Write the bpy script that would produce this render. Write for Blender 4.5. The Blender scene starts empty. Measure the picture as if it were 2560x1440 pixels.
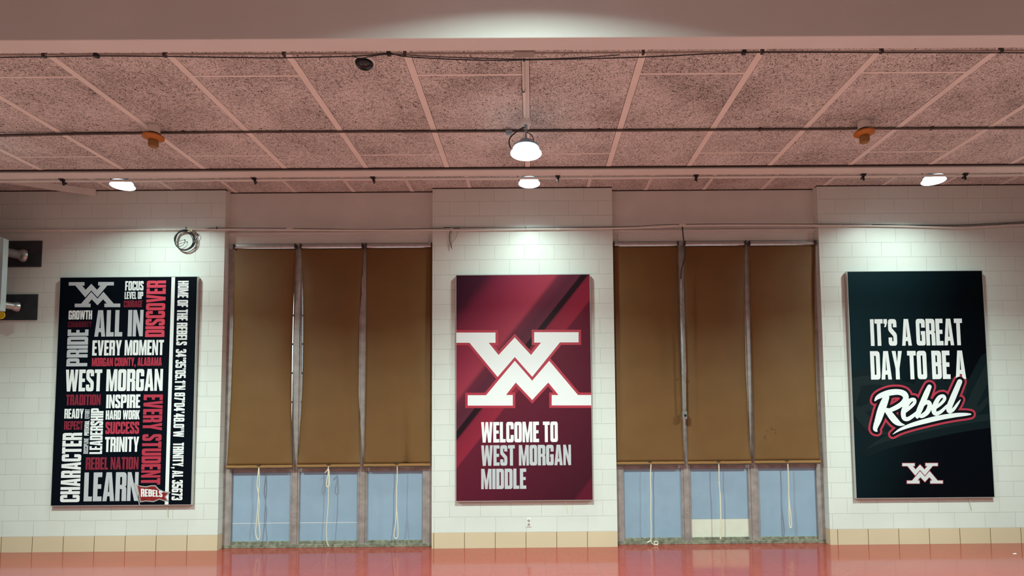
import bpy, bmesh, math, random
from mathutils import Vector, Matrix, noise as mnoise
from mathutils.geometry import tessellate_polygon

random.seed(7)
PI = math.pi
scene = bpy.context.scene
C = scene.collection

# ------------------------------------------------------------------ camera
F_PX, CX, CY = 1414.0, 1339.5, 943.6
PITCH, YAW, ROLL = .0589, .0046, -.0082
CAM = Vector((.1123, -7.5911, 1.8047))
_f = Vector((math.sin(YAW)*math.cos(PITCH), math.cos(YAW)*math.cos(PITCH), math.sin(PITCH)))
_r0 = Vector((math.cos(YAW), -math.sin(YAW), 0))
_u0 = _r0.cross(_f)
R_ = math.cos(ROLL)*_r0 + math.sin(ROLL)*_u0
U_ = -math.sin(ROLL)*_r0 + math.cos(ROLL)*_u0
cd = bpy.data.cameras.new('camera')
cam = bpy.data.objects.new('camera', cd); C.objects.link(cam)
m3 = Matrix((R_, U_, -_f)).transposed()
cam.matrix_world = Matrix.Translation(CAM) @ m3.to_4x4()
cd.sensor_width = 36.0
cd.lens = F_PX/2560*36
cd.shift_x = -(CX-1280)/2560
cd.shift_y = (CY-720)/2560
cd.clip_start = .05
scene.camera = cam


def _ray(px, py):
    return _f + R_*((px-CX)/F_PX) - U_*((py-CY)/F_PX)


def at(px, py, Y):            # survey: a point of the photo on the upright plane at depth Y
    d = _ray(px, py); return CAM + d*((Y-CAM.y)/d.y)


def atz(px, py, Z):           # the same on a level plane at height Z
    d = _ray(px, py); return CAM + d*((Z-CAM.z)/d.z)


# ------------------------------------------------------------------ world, exposure
w = bpy.data.worlds.new('daylight'); scene.world = w
w.use_nodes = True
w.node_tree.nodes['Background'].inputs[0].default_value = (.80, .95, 1.0, 1)
w.node_tree.nodes['Background'].inputs[1].default_value = 2.2
vs = scene.view_settings
vs.view_transform = 'Standard'; vs.look = 'None'; vs.gamma = 1.0; vs.use_curve_mapping = False
vs.exposure = 0.10
LAMP_W = 25.0                                   # lamps by the wall; the rest of the hall is turned up higher
LAMP_COL = (.77, 1.0, .91)
scene.cycles.max_bounces = 8
scene.cycles.diffuse_bounces = 5
scene.cycles.sample_clamp_indirect = 4.0
scene.cycles.use_denoising = True

# ------------------------------------------------------------------ materials
MATS = {}


def mat(name, col, rough=.5, metal=0., var=0., vscale=8., bump=0., bscale=60., bdist=.002, spec=.5, emit=None, estr=0.):
    if name in MATS: return MATS[name]
    m = bpy.data.materials.new(name); m.use_nodes = True
    nt = m.node_tree; b = nt.nodes['Principled BSDF']
    b.inputs['Base Color'].default_value = (*col, 1)
    b.inputs['Roughness'].default_value = rough
    b.inputs['Metallic'].default_value = metal
    b.inputs['Specular IOR Level'].default_value = spec
    tc = nt.nodes.new('ShaderNodeTexCoord')
    if var:
        n = nt.nodes.new('ShaderNodeTexNoise'); n.inputs['Scale'].default_value = vscale; n.inputs['Detail'].default_value = 4
        nt.links.new(tc.outputs['Object'], n.inputs['Vector'])
        r = nt.nodes.new('ShaderNodeValToRGB')
        r.color_ramp.elements[0].position = .3; r.color_ramp.elements[1].position = .7
        r.color_ramp.elements[0].color = (*[c*(1-var) for c in col], 1)
        r.color_ramp.elements[1].color = (*[min(1, c*(1+var*.6)) for c in col], 1)
        nt.links.new(n.outputs['Fac'], r.inputs['Fac']); nt.links.new(r.outputs['Color'], b.inputs['Base Color'])
    if bump:
        n2 = nt.nodes.new('ShaderNodeTexNoise'); n2.inputs['Scale'].default_value = bscale; n2.inputs['Detail'].default_value = 3
        nt.links.new(tc.outputs['Object'], n2.inputs['Vector'])
        bp = nt.nodes.new('ShaderNodeBump'); bp.inputs['Strength'].default_value = bump; bp.inputs['Distance'].default_value = bdist
        nt.links.new(n2.outputs['Fac'], bp.inputs['Height']); nt.links.new(bp.outputs['Normal'], b.inputs['Normal'])
    if emit:
        b.inputs['Emission Color'].default_value = (*emit, 1); b.inputs['Emission Strength'].default_value = estr
    MATS[name] = m
    return m


def nd(nt, t, **kw):
    n = nt.nodes.new(t)
    for k, v in kw.items(): setattr(n, k, v)
    return n


def math_node(nt, op, a, b=None):
    n = nd(nt, 'ShaderNodeMath', operation=op)
    for i, x in enumerate((a, b)):
        if x is None: continue
        if isinstance(x, (int, float)): n.inputs[i].default_value = x
        else: nt.links.new(x, n.inputs[i])
    return n.outputs[0]


def ramp(nt, fac, stops, interp='LINEAR'):
    r = nd(nt, 'ShaderNodeValToRGB'); cr = r.color_ramp; cr.interpolation = interp
    while len(cr.elements) < len(stops): cr.elements.new(.5)
    for e, (p, c) in zip(cr.elements, stops): e.position = p; e.color = (*c, 1)
    nt.links.new(fac, r.inputs['Fac'])
    return r.outputs['Color']


def wall_coords(nt, swap, dx=0., dz=0.):
    tc = nd(nt, 'ShaderNodeTexCoord'); s = nd(nt, 'ShaderNodeSeparateXYZ'); nt.links.new(tc.outputs['Object'], s.inputs[0])
    c = nd(nt, 'ShaderNodeCombineXYZ')
    ux = s.outputs['Y'] if swap else s.outputs['X']
    nt.links.new(math_node(nt, 'ADD', ux, dx), c.inputs[0])
    nt.links.new(math_node(nt, 'ADD', s.outputs['Z'], dz), c.inputs[1])
    return tc, c.outputs[0]


def block_mat(name, col, swap=False, mortar=.006, width=.4064, height=.2032, dx=-.0066, dz=0., joint=None, offset=.5,
              rough=.38, bump=.9, fine=.5):
    m = bpy.data.materials.new(name); m.use_nodes = True; nt = m.node_tree; b = nt.nodes['Principled BSDF']
    tc, v = wall_coords(nt, swap, dx+40.64, dz)
    br = nd(nt, 'ShaderNodeTexBrick', offset=offset, offset_frequency=2, squash=1.0)
    br.inputs['Color1'].default_value = (*col, 1)
    br.inputs['Color2'].default_value = (*[c*.965 for c in col], 1)
    br.inputs['Mortar'].default_value = (*(joint or [c*.87 for c in col]), 1)
    br.inputs['Scale'].default_value = 1
    br.inputs['Mortar Size'].default_value = mortar*.5
    br.inputs['Mortar Smooth'].default_value = .25
    br.inputs['Brick Width'].default_value = width
    br.inputs['Row Height'].default_value = height
    nt.links.new(v, br.inputs['Vector'])
    n = nd(nt, 'ShaderNodeTexNoise'); n.inputs['Scale'].default_value = 95; n.inputs['Detail'].default_value = 3
    nt.links.new(tc.outputs['Object'], n.inputs['Vector'])
    n3 = nd(nt, 'ShaderNodeTexNoise'); n3.inputs['Scale'].default_value = 1.7; n3.inputs['Detail'].default_value = 5
    nt.links.new(tc.outputs['Object'], n3.inputs['Vector'])
    mix = nd(nt, 'ShaderNodeMix', data_type='RGBA', blend_type='MULTIPLY'); mix.inputs[0].default_value = 1
    nt.links.new(br.outputs['Color'], mix.inputs[6])
    nt.links.new(ramp(nt, n3.outputs['Fac'], [(.3, (.94, .94, .94)), (.7, (1, 1, 1))]), mix.inputs[7])
    nt.links.new(mix.outputs[2], b.inputs['Base Color'])
    b.inputs['Roughness'].default_value = rough
    h = math_node(nt, 'SUBTRACT', math_node(nt, 'MULTIPLY', n.outputs['Fac'], .35*fine), br.outputs['Fac'])
    bp = nd(nt, 'ShaderNodeBump'); bp.inputs['Strength'].default_value = bump; bp.inputs['Distance'].default_value = .006
    nt.links.new(h, bp.inputs['Height']); nt.links.new(bp.outputs['Normal'], b.inputs['Normal'])
    return m


def tectum_mat():
    m = bpy.data.materials.new('wood_fibre_ceiling_panel'); m.use_nodes = True; nt = m.node_tree; b = nt.nodes['Principled BSDF']
    tc = nd(nt, 'ShaderNodeTexCoord')

    def ridge(scale, sx, sy, dist, loc):
        mp = nd(nt, 'ShaderNodeMapping'); mp.inputs['Scale'].default_value = (sx, sy, 1); mp.inputs['Location'].default_value = loc
        nt.links.new(tc.outputs['Object'], mp.inputs['Vector'])
        n = nd(nt, 'ShaderNodeTexNoise'); n.inputs['Scale'].default_value = scale; n.inputs['Detail'].default_value = 2.5
        n.inputs['Distortion'].default_value = dist
        nt.links.new(mp.outputs[0], n.inputs['Vector'])
        a = math_node(nt, 'ABSOLUTE', math_node(nt, 'SUBTRACT', n.outputs['Fac'], .5))
        return math_node(nt, 'SUBTRACT', 1.0, math_node(nt, 'MULTIPLY', a, 7.5))
    r1 = ridge(62, 1.0, .7, 1.3, (0, 0, 0))
    r2 = ridge(62, .7, 1.0, 1.3, (5, 9, 3))
    h = math_node(nt, 'MAXIMUM', r1, r2)
    big = nd(nt, 'ShaderNodeTexNoise'); big.inputs['Scale'].default_value = 2.2; big.inputs['Detail'].default_value = 6
    nt.links.new(tc.outputs['Object'], big.inputs['Vector'])
    hh = math_node(nt, 'ADD', h, math_node(nt, 'MULTIPLY', math_node(nt, 'SUBTRACT', big.outputs['Fac'], .5), .7))
    col = ramp(nt, hh, [(.08, (.07, .06, .055)), (.48, (.31, .275, .26)), (.75, (.74, .68, .65)), (.96, (.93, .88, .85))])
    nt.links.new(col, b.inputs['Base Color'])
    b.inputs['Roughness'].default_value = .9
    b.inputs['Specular IOR Level'].default_value = .15
    bp = nd(nt, 'ShaderNodeBump'); bp.inputs['Strength'].default_value = .6; bp.inputs['Distance'].default_value = .006
    nt.links.new(h, bp.inputs['Height']); nt.links.new(bp.outputs['Normal'], b.inputs['Normal'])
    return m


def floor_mat():
    m = bpy.data.materials.new('waxed_red_floor_tile'); m.use_nodes = True; nt = m.node_tree; b = nt.nodes['Principled BSDF']
    tc = nd(nt, 'ShaderNodeTexCoord')
    br = nd(nt, 'ShaderNodeTexBrick', offset=0., offset_frequency=2, squash=1.0)
    a = (.33, .044, .032); a2 = (.315, .041, .030)
    br.inputs['Color1'].default_value = (*a, 1); br.inputs['Color2'].default_value = (*a2, 1)
    br.inputs['Mortar'].default_value = (.19, .022, .016, 1)
    br.inputs['Scale'].default_value = 1; br.inputs['Mortar Size'].default_value = .0012; br.inputs['Mortar Smooth'].default_value = .1
    br.inputs['Brick Width'].default_value = .3048; br.inputs['Row Height'].default_value = .3048
    mp = nd(nt, 'ShaderNodeMapping'); mp.inputs['Location'].default_value = (30.48+.07, 30.48, 0)
    nt.links.new(tc.outputs['Object'], mp.inputs['Vector']); nt.links.new(mp.outputs[0], br.inputs['Vector'])
    n = nd(nt, 'ShaderNodeTexNoise'); n.inputs['Scale'].default_value = 14; n.inputs['Detail'].default_value = 6
    nt.links.new(tc.outputs['Object'], n.inputs['Vector'])
    mix = nd(nt, 'ShaderNodeMix', data_type='RGBA', blend_type='MULTIPLY'); mix.inputs[0].default_value = 1
    nt.links.new(br.outputs['Color'], mix.inputs[6])
    nt.links.new(ramp(nt, n.outputs['Fac'], [(.3, (.93, .93, .93)), (.7, (1, 1, 1))]), mix.inputs[7])
    nt.links.new(mix.outputs[2], b.inputs['Base Color'])
    n2 = nd(nt, 'ShaderNodeTexNoise'); n2.inputs['Scale'].default_value = 3; n2.inputs['Detail'].default_value = 5
    nt.links.new(tc.outputs['Object'], n2.inputs['Vector'])
    nt.links.new(math_node(nt, 'ADD', math_node(nt, 'MULTIPLY', n2.outputs['Fac'], .08), .06), b.inputs['Roughness'])
    bp = nd(nt, 'ShaderNodeBump'); bp.inputs['Strength'].default_value = .03; bp.inputs['Distance'].default_value = .004
    nt.links.new(n2.outputs['Fac'], bp.inputs['Height']); nt.links.new(bp.outputs['Normal'], b.inputs['Normal'])
    return m


def banner_mat():
    # printed diagonal bands of the maroon banner; u runs across the bands
    m = bpy.data.materials.new('printed_maroon_bands'); m.use_nodes = True; nt = m.node_tree; b = nt.nodes['Principled BSDF']
    tc = nd(nt, 'ShaderNodeTexCoord'); s = nd(nt, 'ShaderNodeSeparateXYZ'); nt.links.new(tc.outputs['Object'], s.inputs[0])
    # banner local metres: x from left edge, z down from the top edge
    u = math_node(nt, 'ADD', s.outputs['X'], math_node(nt, 'MULTIPLY', math_node(nt, 'SUBTRACT', 0., s.outputs['Z']), .804))
    # u in metres, 740 zoomed pixels per metre, top-left corner at u = 403
    t = math_node(nt, 'MULTIPLY', u, 740/3600)
    z0 = 403/3600
    P = lambda q: max(0, min(1, q/3600 - z0))
    stops = [(P(403), (.030, .006, .016)), (P(700), (.050, .008, .022)), (P(840), (.150, .013, .036)), (P(1150), (.235, .020, .048)),
             (P(1390), (.300, .032, .060)), (P(1440), (.120, .016, .034)), (P(1560), (.085, .014, .032)), (P(1648), (.100, .018, .036)),
             (P(1652), (.014, .004, .008)), (P(1722), (.014, .004, .008)), (P(1727), (.200, .014, .034)), (P(1930), (.250, .018, .040)),
             (P(1950), (.110, .010, .026)), (P(2500), (.085, .008, .022)), (P(3330), (.050, .006, .015)), (P(3350), (.100, .008, .022)),
             (P(3800), (.110, .008, .022))]
    nt.links.new(ramp(nt, t, stops), b.inputs['Base Color'])
    b.inputs['Roughness'].default_value = .5; b.inputs['Specular IOR Level'].default_value = .15
    return m


def night_mat():
    m = bpy.data.materials.new('printed_teal_black'); m.use_nodes = True; nt = m.node_tree; b = nt.nodes['Principled BSDF']
    tc = nd(nt, 'ShaderNodeTexCoord'); s = nd(nt, 'ShaderNodeSeparateXYZ'); nt.links.new(tc.outputs['Object'], s.inputs[0])
    u = math_node(nt, 'SUBTRACT', math_node(nt, 'MULTIPLY', s.outputs['X'], .5), math_node(nt, 'MULTIPLY', s.outputs['Z'], .16))
    nt.links.new(ramp(nt, u, [(.0, (.006, .022, .030)), (.35, (.004, .014, .019)), (.8, (.0012, .003, .005)), (1., (.001, .002, .004))]), b.inputs['Base Color'])
    b.inputs['Roughness'].default_value = .55; b.inputs['Specular IOR Level'].default_value = .05
    return m


WALL = (.75, .79, .755)
M_wall = block_mat('painted_block', WALL)
M_wall_side = block_mat('painted_block_side', WALL, swap=True)
M_base = block_mat('glazed_base_tile', (.70, .565, .40), mortar=.009, width=.4064, height=2.0, dx=0., dz=.5, joint=(.17, .11, .05), offset=0.,
                   rough=.28, bump=.3, fine=.15)
M_base_side = block_mat('glazed_base_tile_side', (.70, .565, .40), swap=True, mortar=.009, width=.4064, height=2.0, dx=0., dz=.5, joint=(.17, .11, .05),
                        offset=0., rough=.28, bump=.3, fine=.15)
M_header = mat('painted_plaster', (.70, .69, .66), .5, var=.05, vscale=3, bump=.15)
M_paint = mat('painted_steel', (.74, .71, .67), .45, var=.04, vscale=6)
M_beam = mat('painted_beam', (.74, .72, .70), .6, var=.05, vscale=1.5)
M_tect = tectum_mat()
M_gapdark = mat('dark_ceiling_gap', (.05, .035, .03), .9)
M_strip = mat('painted_ceiling_strip', (.86, .79, .74), .5, var=.05, vscale=5)
M_floor = floor_mat()
M_alu = mat('weathered_aluminium', (.40, .36, .35), .42, metal=.35, var=.25, vscale=9)
M_alu_light = mat('bright_aluminium', (.62, .62, .64), .32, metal=.75, var=.12, vscale=10)
M_sill = mat('grimy_sill', (.25, .24, .18), .6, var=.55, vscale=22)
M_blue = mat('blue_infill_panel', (.29, .40, .53), .42, var=.06, vscale=4)
M_cream = mat('cream_infill_panel', (.72, .72, .62), .5, var=.05)
M_fab = mat('brown_shade_fabric', (.170, .083, .025), .62, var=.07, vscale=3, bump=.12, bscale=260, bdist=.001, spec=.35)
M_hem = mat('brown_shade_hem', (.29, .15, .055), .6, var=.06, vscale=5, spec=.3)
M_cord = mat('cream_cord', (.74, .69, .55), .7)
M_black = mat('black_plastic', (.012, .012, .014), .4)
M_dark = mat('dark_grime_metal', (.05, .04, .038), .5, var=.3, vscale=20)
M_cable = mat('black_cable', (.018, .020, .026), .45)
M_orange = mat('amber_plastic', (.50, .17, .020), .45, var=.1, vscale=30)
M_amber2 = mat('amber_brown_plastic', (.30, .15, .04), .5)
M_white = mat('white_plastic', (.78, .77, .74), .4)
M_print_white = mat('white_ink', (.80, .82, .84), .5, spec=.12)
M_print_grey = mat('pale_grey_ink', (.50, .52, .56), .5, spec=.12)
M_crim = mat('crimson_ink', (.42, .040, .070), .5, spec=.12)
M_crim2 = mat('dark_crimson_ink', (.22, .022, .042), .5, spec=.12)
M_crim3 = mat('deep_crimson_ink', (.10, .010, .020), .5, spec=.12)
M_pink = mat('rose_ink', (.62, .065, .105), .5, spec=.12)
M_ink = mat('black_ink', (.003, .004, .007), .5, spec=.12)
M_ghost = mat('charcoal_ink', (.0085, .0165, .0195), .5, spec=.12)
M_ghost2 = mat('dim_charcoal_ink', (.0032, .0095, .0125), .5, spec=.12)
M_blackposter = mat('printed_black', (.0018, .004, .008), .55, spec=.05)
M_poster_edge = mat('poster_edge_silver', (.55, .57, .56), .35, metal=.5)
M_banner = banner_mat()
M_night = night_mat()
M_slate = mat('slate_plate', (.035, .042, .050), .5, var=.35, vscale=7)
M_pipe = mat('grey_pipe_wrap', (.20, .22, .22), .5, var=.2, vscale=14)
M_steel = mat('galvanised_steel', (.50, .51, .50), .35, metal=.8, var=.15, vscale=18)
M_heater = mat('pale_blue_enamel', (.42, .50, .52), .4, var=.06)
M_yellow = mat('yellow_tag', (.75, .50, .02), .5)
M_lens = mat('lit_lens', (.9, .95, .95), .4, emit=(.93, 1., .98), estr=14)
M_glow = mat('lit_refractor', (.8, .9, .9), .4, emit=(.85, 1., 1.), estr=5)
M_glow2 = mat('dim_lit_refractor', (.8, .9, .95), .4, emit=(.80, .97, 1.), estr=.9)
M_lampbody = mat('lamp_grey', (.30, .40, .46), .45)
M_brownbox = mat('brown_tag', (.14, .07, .05), .6)
M_paletag = mat('pale_yellow_tag', (.65, .62, .36), .6)
M_paper = mat('white_paper', (.8, .8, .78), .7)
M_glass = bpy.data.materials.new('window_glass'); M_glass.use_nodes = True
_b = M_glass.node_tree.nodes['Principled BSDF']
_b.inputs['Base Color'].default_value = (.93, .98, .96, 1); _b.inputs['Roughness'].default_value = .02
_b.inputs['Transmission Weight'].default_value = 1; _b.inputs['IOR'].default_value = 1.45


# ------------------------------------------------------------------ mesh helpers
class MB:
    def __init__(self): self.v = []; self.f = []; self.mi = []

    def add(self, vs, fs, mi=0):
        o = len(self.v); self.v += [tuple(p) for p in vs]
        for f in fs: self.f.append([i+o for i in f]); self.mi.append(mi)

    def box(self, x0, x1, y0, y1, z0, z1, mi=0):
        vs = [(x, y, z) for x in (x0, x1) for y in (y0, y1) for z in (z0, z1)]
        self.add(vs, [(0, 1, 3, 2), (4, 6, 7, 5), (0, 4, 5, 1), (2, 3, 7, 6), (0, 2, 6, 4), (1, 5, 7, 3)], mi); return self

    def obox(self, c, ax, ay, az, mi=0):       # box from centre and three half axes
        c, ax, ay, az = map(Vector, (c, ax, ay, az))
        vs = [c+sx*ax+sy*ay+sz*az for sx in (-1, 1) for sy in (-1, 1) for sz in (-1, 1)]
        self.add(vs, [(0, 1, 3, 2), (4, 6, 7, 5), (0, 4, 5, 1), (2, 3, 7, 6), (0, 2, 6, 4), (1, 5, 7, 3)], mi); return self

    def tube(self, pts, r, n=8, mi=0, caps=True):
        pts = [Vector(p) for p in pts]
        rs = r if isinstance(r, (list, tuple)) else [r]*len(pts)
        rings = []; prev = None
        for i, p in enumerate(pts):
            a = pts[max(0, i-1)]; b = pts[min(len(pts)-1, i+1)]
            t = (b-a).normalized()
            if prev is None:
                q = Vector((0, 0, 1)) if abs(t.z) < .9 else Vector((1, 0, 0))
                s = t.cross(q).normalized()
            else:
                s = (prev - t*prev.dot(t)).normalized()
            prev = s; u = t.cross(s)
            rings.append([p + rs[i]*(math.cos(2*PI*k/n)*s + math.sin(2*PI*k/n)*u) for k in range(n)])
        vs = [p for ring in rings for p in ring]; fs = []
        for i in range(len(rings)-1):
            for k in range(n):
                fs.append((i*n+k, i*n+(k+1) % n, (i+1)*n+(k+1) % n, (i+1)*n+k))
        if caps: fs.append(tuple(range(n))[::-1]); fs.append(tuple(range((len(rings)-1)*n, len(rings)*n)))
        self.add(vs, fs, mi); return self

    def lathe(self, prof, n=24, c=(0, 0, 0), mi=0, axis=None):
        c = Vector(c)
        if axis is None: ex, ey, ez = Vector((1, 0, 0)), Vector((0, 1, 0)), Vector((0, 0, 1))
        else:
            ez = Vector(axis).normalized(); q = Vector((0, 0, 1)) if abs(ez.z) < .9 else Vector((1, 0, 0))
            ex = ez.cross(q).normalized(); ey = ez.cross(ex)
        vs = []; fs = []
        for r, z in prof:
            for k in range(n):
                a = 2*PI*k/n; vs.append(c + ex*(r*math.cos(a)) + ey*(r*math.sin(a)) + ez*z)
        for i in range(len(prof)-1):
            for k in range(n):
                fs.append((i*n+k, i*n+(k+1) % n, (i+1)*n+(k+1) % n, (i+1)*n+k))
        fs.append(tuple(range(n))[::-1]); fs.append(tuple(range((len(prof)-1)*n, len(prof)*n)))
        self.add(vs, fs, mi); return self

    def build(self, name, mats, parent=None, smooth=False, loc=None, bevel=0.):
        me = bpy.data.meshes.new(name)
        off = Vector(loc) if loc is not None else (Vector(parent.location) if parent is not None and parent.parent is None else
              (Vector(parent.parent.location) if parent is not None else Vector((0, 0, 0))))
        me.from_pydata([Vector(p)-off for p in self.v], [], self.f)
        if not isinstance(mats, (list, tuple)): mats = [mats]
        for m in mats: me.materials.append(m)
        for p, i in zip(me.polygons, self.mi): p.material_index = i; p.use_smooth = smooth
        me.update()
        bm = bmesh.new(); bm.from_mesh(me); bmesh.ops.recalc_face_normals(bm, faces=bm.faces)
        bm.to_mesh(me); bm.free()
        o = bpy.data.objects.new(name, me); C.objects.link(o)
        if smooth:
            try: me.set_sharp_from_angle(angle=math.radians(40))
            except Exception: pass
        if bevel:
            bv = o.modifiers.new('bevel', 'BEVEL'); bv.width = bevel; bv.segments = 2; bv.limit_method = 'ANGLE'
        if parent is not None: o.parent = parent
        elif loc is not None: o.location = off
        return o


def tag(o, label, cat, group=None):
    o['label'] = label; o['category'] = cat
    if group: o['group'] = group
    return o


def thing(name, label, cat, loc=(0, 0, 0), group=None):
    o = bpy.data.objects.new(name, None); C.objects.link(o); o.location = loc; o.empty_display_size = .1
    return tag(o, label, cat, group)


def struct(o): o['kind'] = 'structure'; return o


def spline(pts, n=6):          # Catmull-Rom through points (any dimension tuples / vectors)
    P = [tuple(p) for p in pts]; out = []
    for i in range(len(P)-1):
        p0 = P[max(0, i-1)]; p1 = P[i]; p2 = P[i+1]; p3 = P[min(len(P)-1, i+2)]
        for k in range(n):
            t = k/n
            out.append(tuple(.5*((2*b)+(-a+c)*t+(2*a-5*b+4*c-d)*t*t+(-a+3*b-3*c+d)*t**3) for a, b, c, d in zip(p0, p1, p2, p3)))
    out.append(P[-1]); return out


# ------------------------------------------------------------------ the setting
ZN, ZF = 4.254, 4.864           # lower ceiling over the hall, raised ceiling along the wall
YSTEP, YB0, YB1 = -2.04, -4.233, -4.109
XL, XR, YBK = -8.3, 8.5, -13.0
W1, W2 = (-4.07, -1.247), (1.212, 4.03)
BH = .2032

struct(MB().box(XL-.2, XR+.2, -2.13, .6, -.2, 0).build('floor', M_floor))
struct(MB().box(XL-.2, XR+.2, YBK-.2, -2.13, -.2, 0).build('floor_front', mat('unseen_floor_bounce', (.40, .17, .155), .25, var=.08, vscale=5)))  # unseen floor, rose tone invented so its bounce reddens the ceiling less
for nm, a, b in (('wall_back_left', XL, W1[0]), ('wall_back_center', W1[1], W2[0]), ('wall_back_right', W2[1], XR)):
    o = struct(MB().box(a, b, 0, .30, BH, ZF).build(nm, [M_wall, M_wall_side]))
    for p in o.data.polygons:
        if abs(p.normal.x) > .5: p.material_index = 1
for nm, a, b, ph in (('baseboard_back_left', XL, W1[0], 0), ('baseboard_back_center', W1[1], W2[0], 0), ('baseboard_back_right', W2[1], XR, .068)):
    o = struct(MB().box(a, b, 0, .30, 0, BH).build(nm, [M_base, M_base_side], loc=(ph, 0, 0)))
    for p in o.data.polygons:
        if abs(p.normal.x) > .5: p.material_index = 1
for nm, (a, b) in (('wall_header_left', W1), ('wall_header_right', W2)):
    struct(MB().box(a, b, .12, .30, 4.13, ZF).build(nm, M_header))
M_far = mat('unseen_wall_dim', (.20, .20, .20), .6)  # unseen walls, toned dark to hold down bounce on the upper wall
struct(MB().box(XL-.2, XL, YBK, .3, 0, ZF+.3).build('wall_left', M_far))
struct(MB().box(XR, XR+.2, YBK, .3, 0, ZF+.3).build('wall_right', M_far))
struct(MB().box(XL, XR, YBK-.2, YBK, 0, ZF+.3).build('wall_front', M_far))
# dark strip coloured as the shadow gap between block wall and ceiling
gp = MB()
for a, b, y in ((XL, W1[0], 0), (W1[0], W1[1], .12), (W1[1], W2[0], 0), (W2[0], W2[1], .12), (W2[1], XR, 0)):
    gp.box(a, b, y-.006, y+.05, ZF-.014, ZF)
struct(gp.build('trim_1', M_gapdark))

# header trims and fascia boards over the windows
k = 2
for (a, b) in (W1, W2):
    struct(MB().box(a, b, .070, .12, 4.262, 4.284).box(a+.085, b-.075, .108, .12, 4.135, 4.245)
             .box(a, b, .10, .12, 4.245, 4.262).build('trim_%d' % k, M_header, bevel=.003)); k += 1

# foreground beam and ceilings
struct(MB().box(XL, XR, YB0, YB1, 4.10, ZF+.05).build('trim_4', M_beam, bevel=.006))


def panel_ceiling(name, z, y0, y1, n0, n1, W, S0, joints, stripw):
    slab = MB().box(XL, XR, y0, y1, z+.03, z+.25)
    root = struct(slab.build(name, M_gapdark))
    pan = MB()
    g = .004
    for n in range(n0, n1):
        xa = max(XL, S0+n*W+stripw/2+g); xb = min(XR, S0+(n+1)*W-stripw/2-g)
        if xb-xa < .05: continue
        ys = [y0] + [j for j in joints(n) if y0+.05 < j < y1-.05] + [y1]
        for a, b in zip(ys[:-1], ys[1:]):
            pan.box(xa, xb, a+(.013 if a != y0 else 0), b-(.013 if b != y1 else 0), z, z+.04)
    pan.build('fibre_panels', M_tect, root)
    for n in range(n0, n1+1):
        x = S0+n*W
        if XL+.05 < x < XR-.05:
            MB().box(x-stripw/2, x+stripw/2, y0, y1, z-.002, z+.03).build('ceiling_strip', M_strip, root)
    cross = MB()
    for n in range(n0, n1):
        for j in joints(n):
            if y0+.05 < j < y1-.05: cross.box(S0+n*W+stripw/2, S0+(n+1)*W-stripw/2, j-.011, j+.009, z-.001, z+.03)
    if cross.v: cross.build('cross_strips', M_strip, root)
    return root


CW = .8118
panel_ceiling('ceiling_near', ZN, YB1, YSTEP, -11, 11, CW, .0742, lambda n: [-3.60] if n % 2 else [-2.32], .052)
panel_ceiling('ceiling_far', ZF, YSTEP+.11, .12, -11, 11, CW, .0742, lambda n: [-.262] if n % 2 else [-1.48], .052)
struct(MB().box(XL, XR, YBK, YB0, ZF, ZF+.25).build('ceiling_front', M_tect))
# step between the two ceilings: fascia with a flange along its lower edge
struct(MB().box(XL, XR, YSTEP+.012, YSTEP+.11, ZN-.02, ZF+.03).box(XL, XR, YSTEP+.006, YSTEP+.14, ZN-.034, ZN-.020).build('trim_5', M_paint, bevel=.003))

struct(MB().box(XL, XR, YSTEP-.004, YSTEP+.008, ZN-.014, ZN+.02).build('trim_7', M_gapdark))  # dark strip standing in for the shaded gap ahead of the flange
# diagonal painted timber in the top left corner
A = at(239, 487.5, -.03); B = atz(0, 453, A.z)
d = (B-A); d.z = 0; L = d.length; d.normalize(); nrm = Vector((d.y, -d.x, 0))
if nrm.y > 0: nrm = -nrm
b_ = MB(); h_ = (ZF-A.z)/2
b_.obox(A + d*(L*.9) + Vector((0, 0, h_)) - nrm*.03 + Vector((0, 0, -.0)), d*(L*.9), nrm*.03, (0, 0, h_-.001))
struct(b_.build('trim_6', M_paint, bevel=.002))


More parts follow.
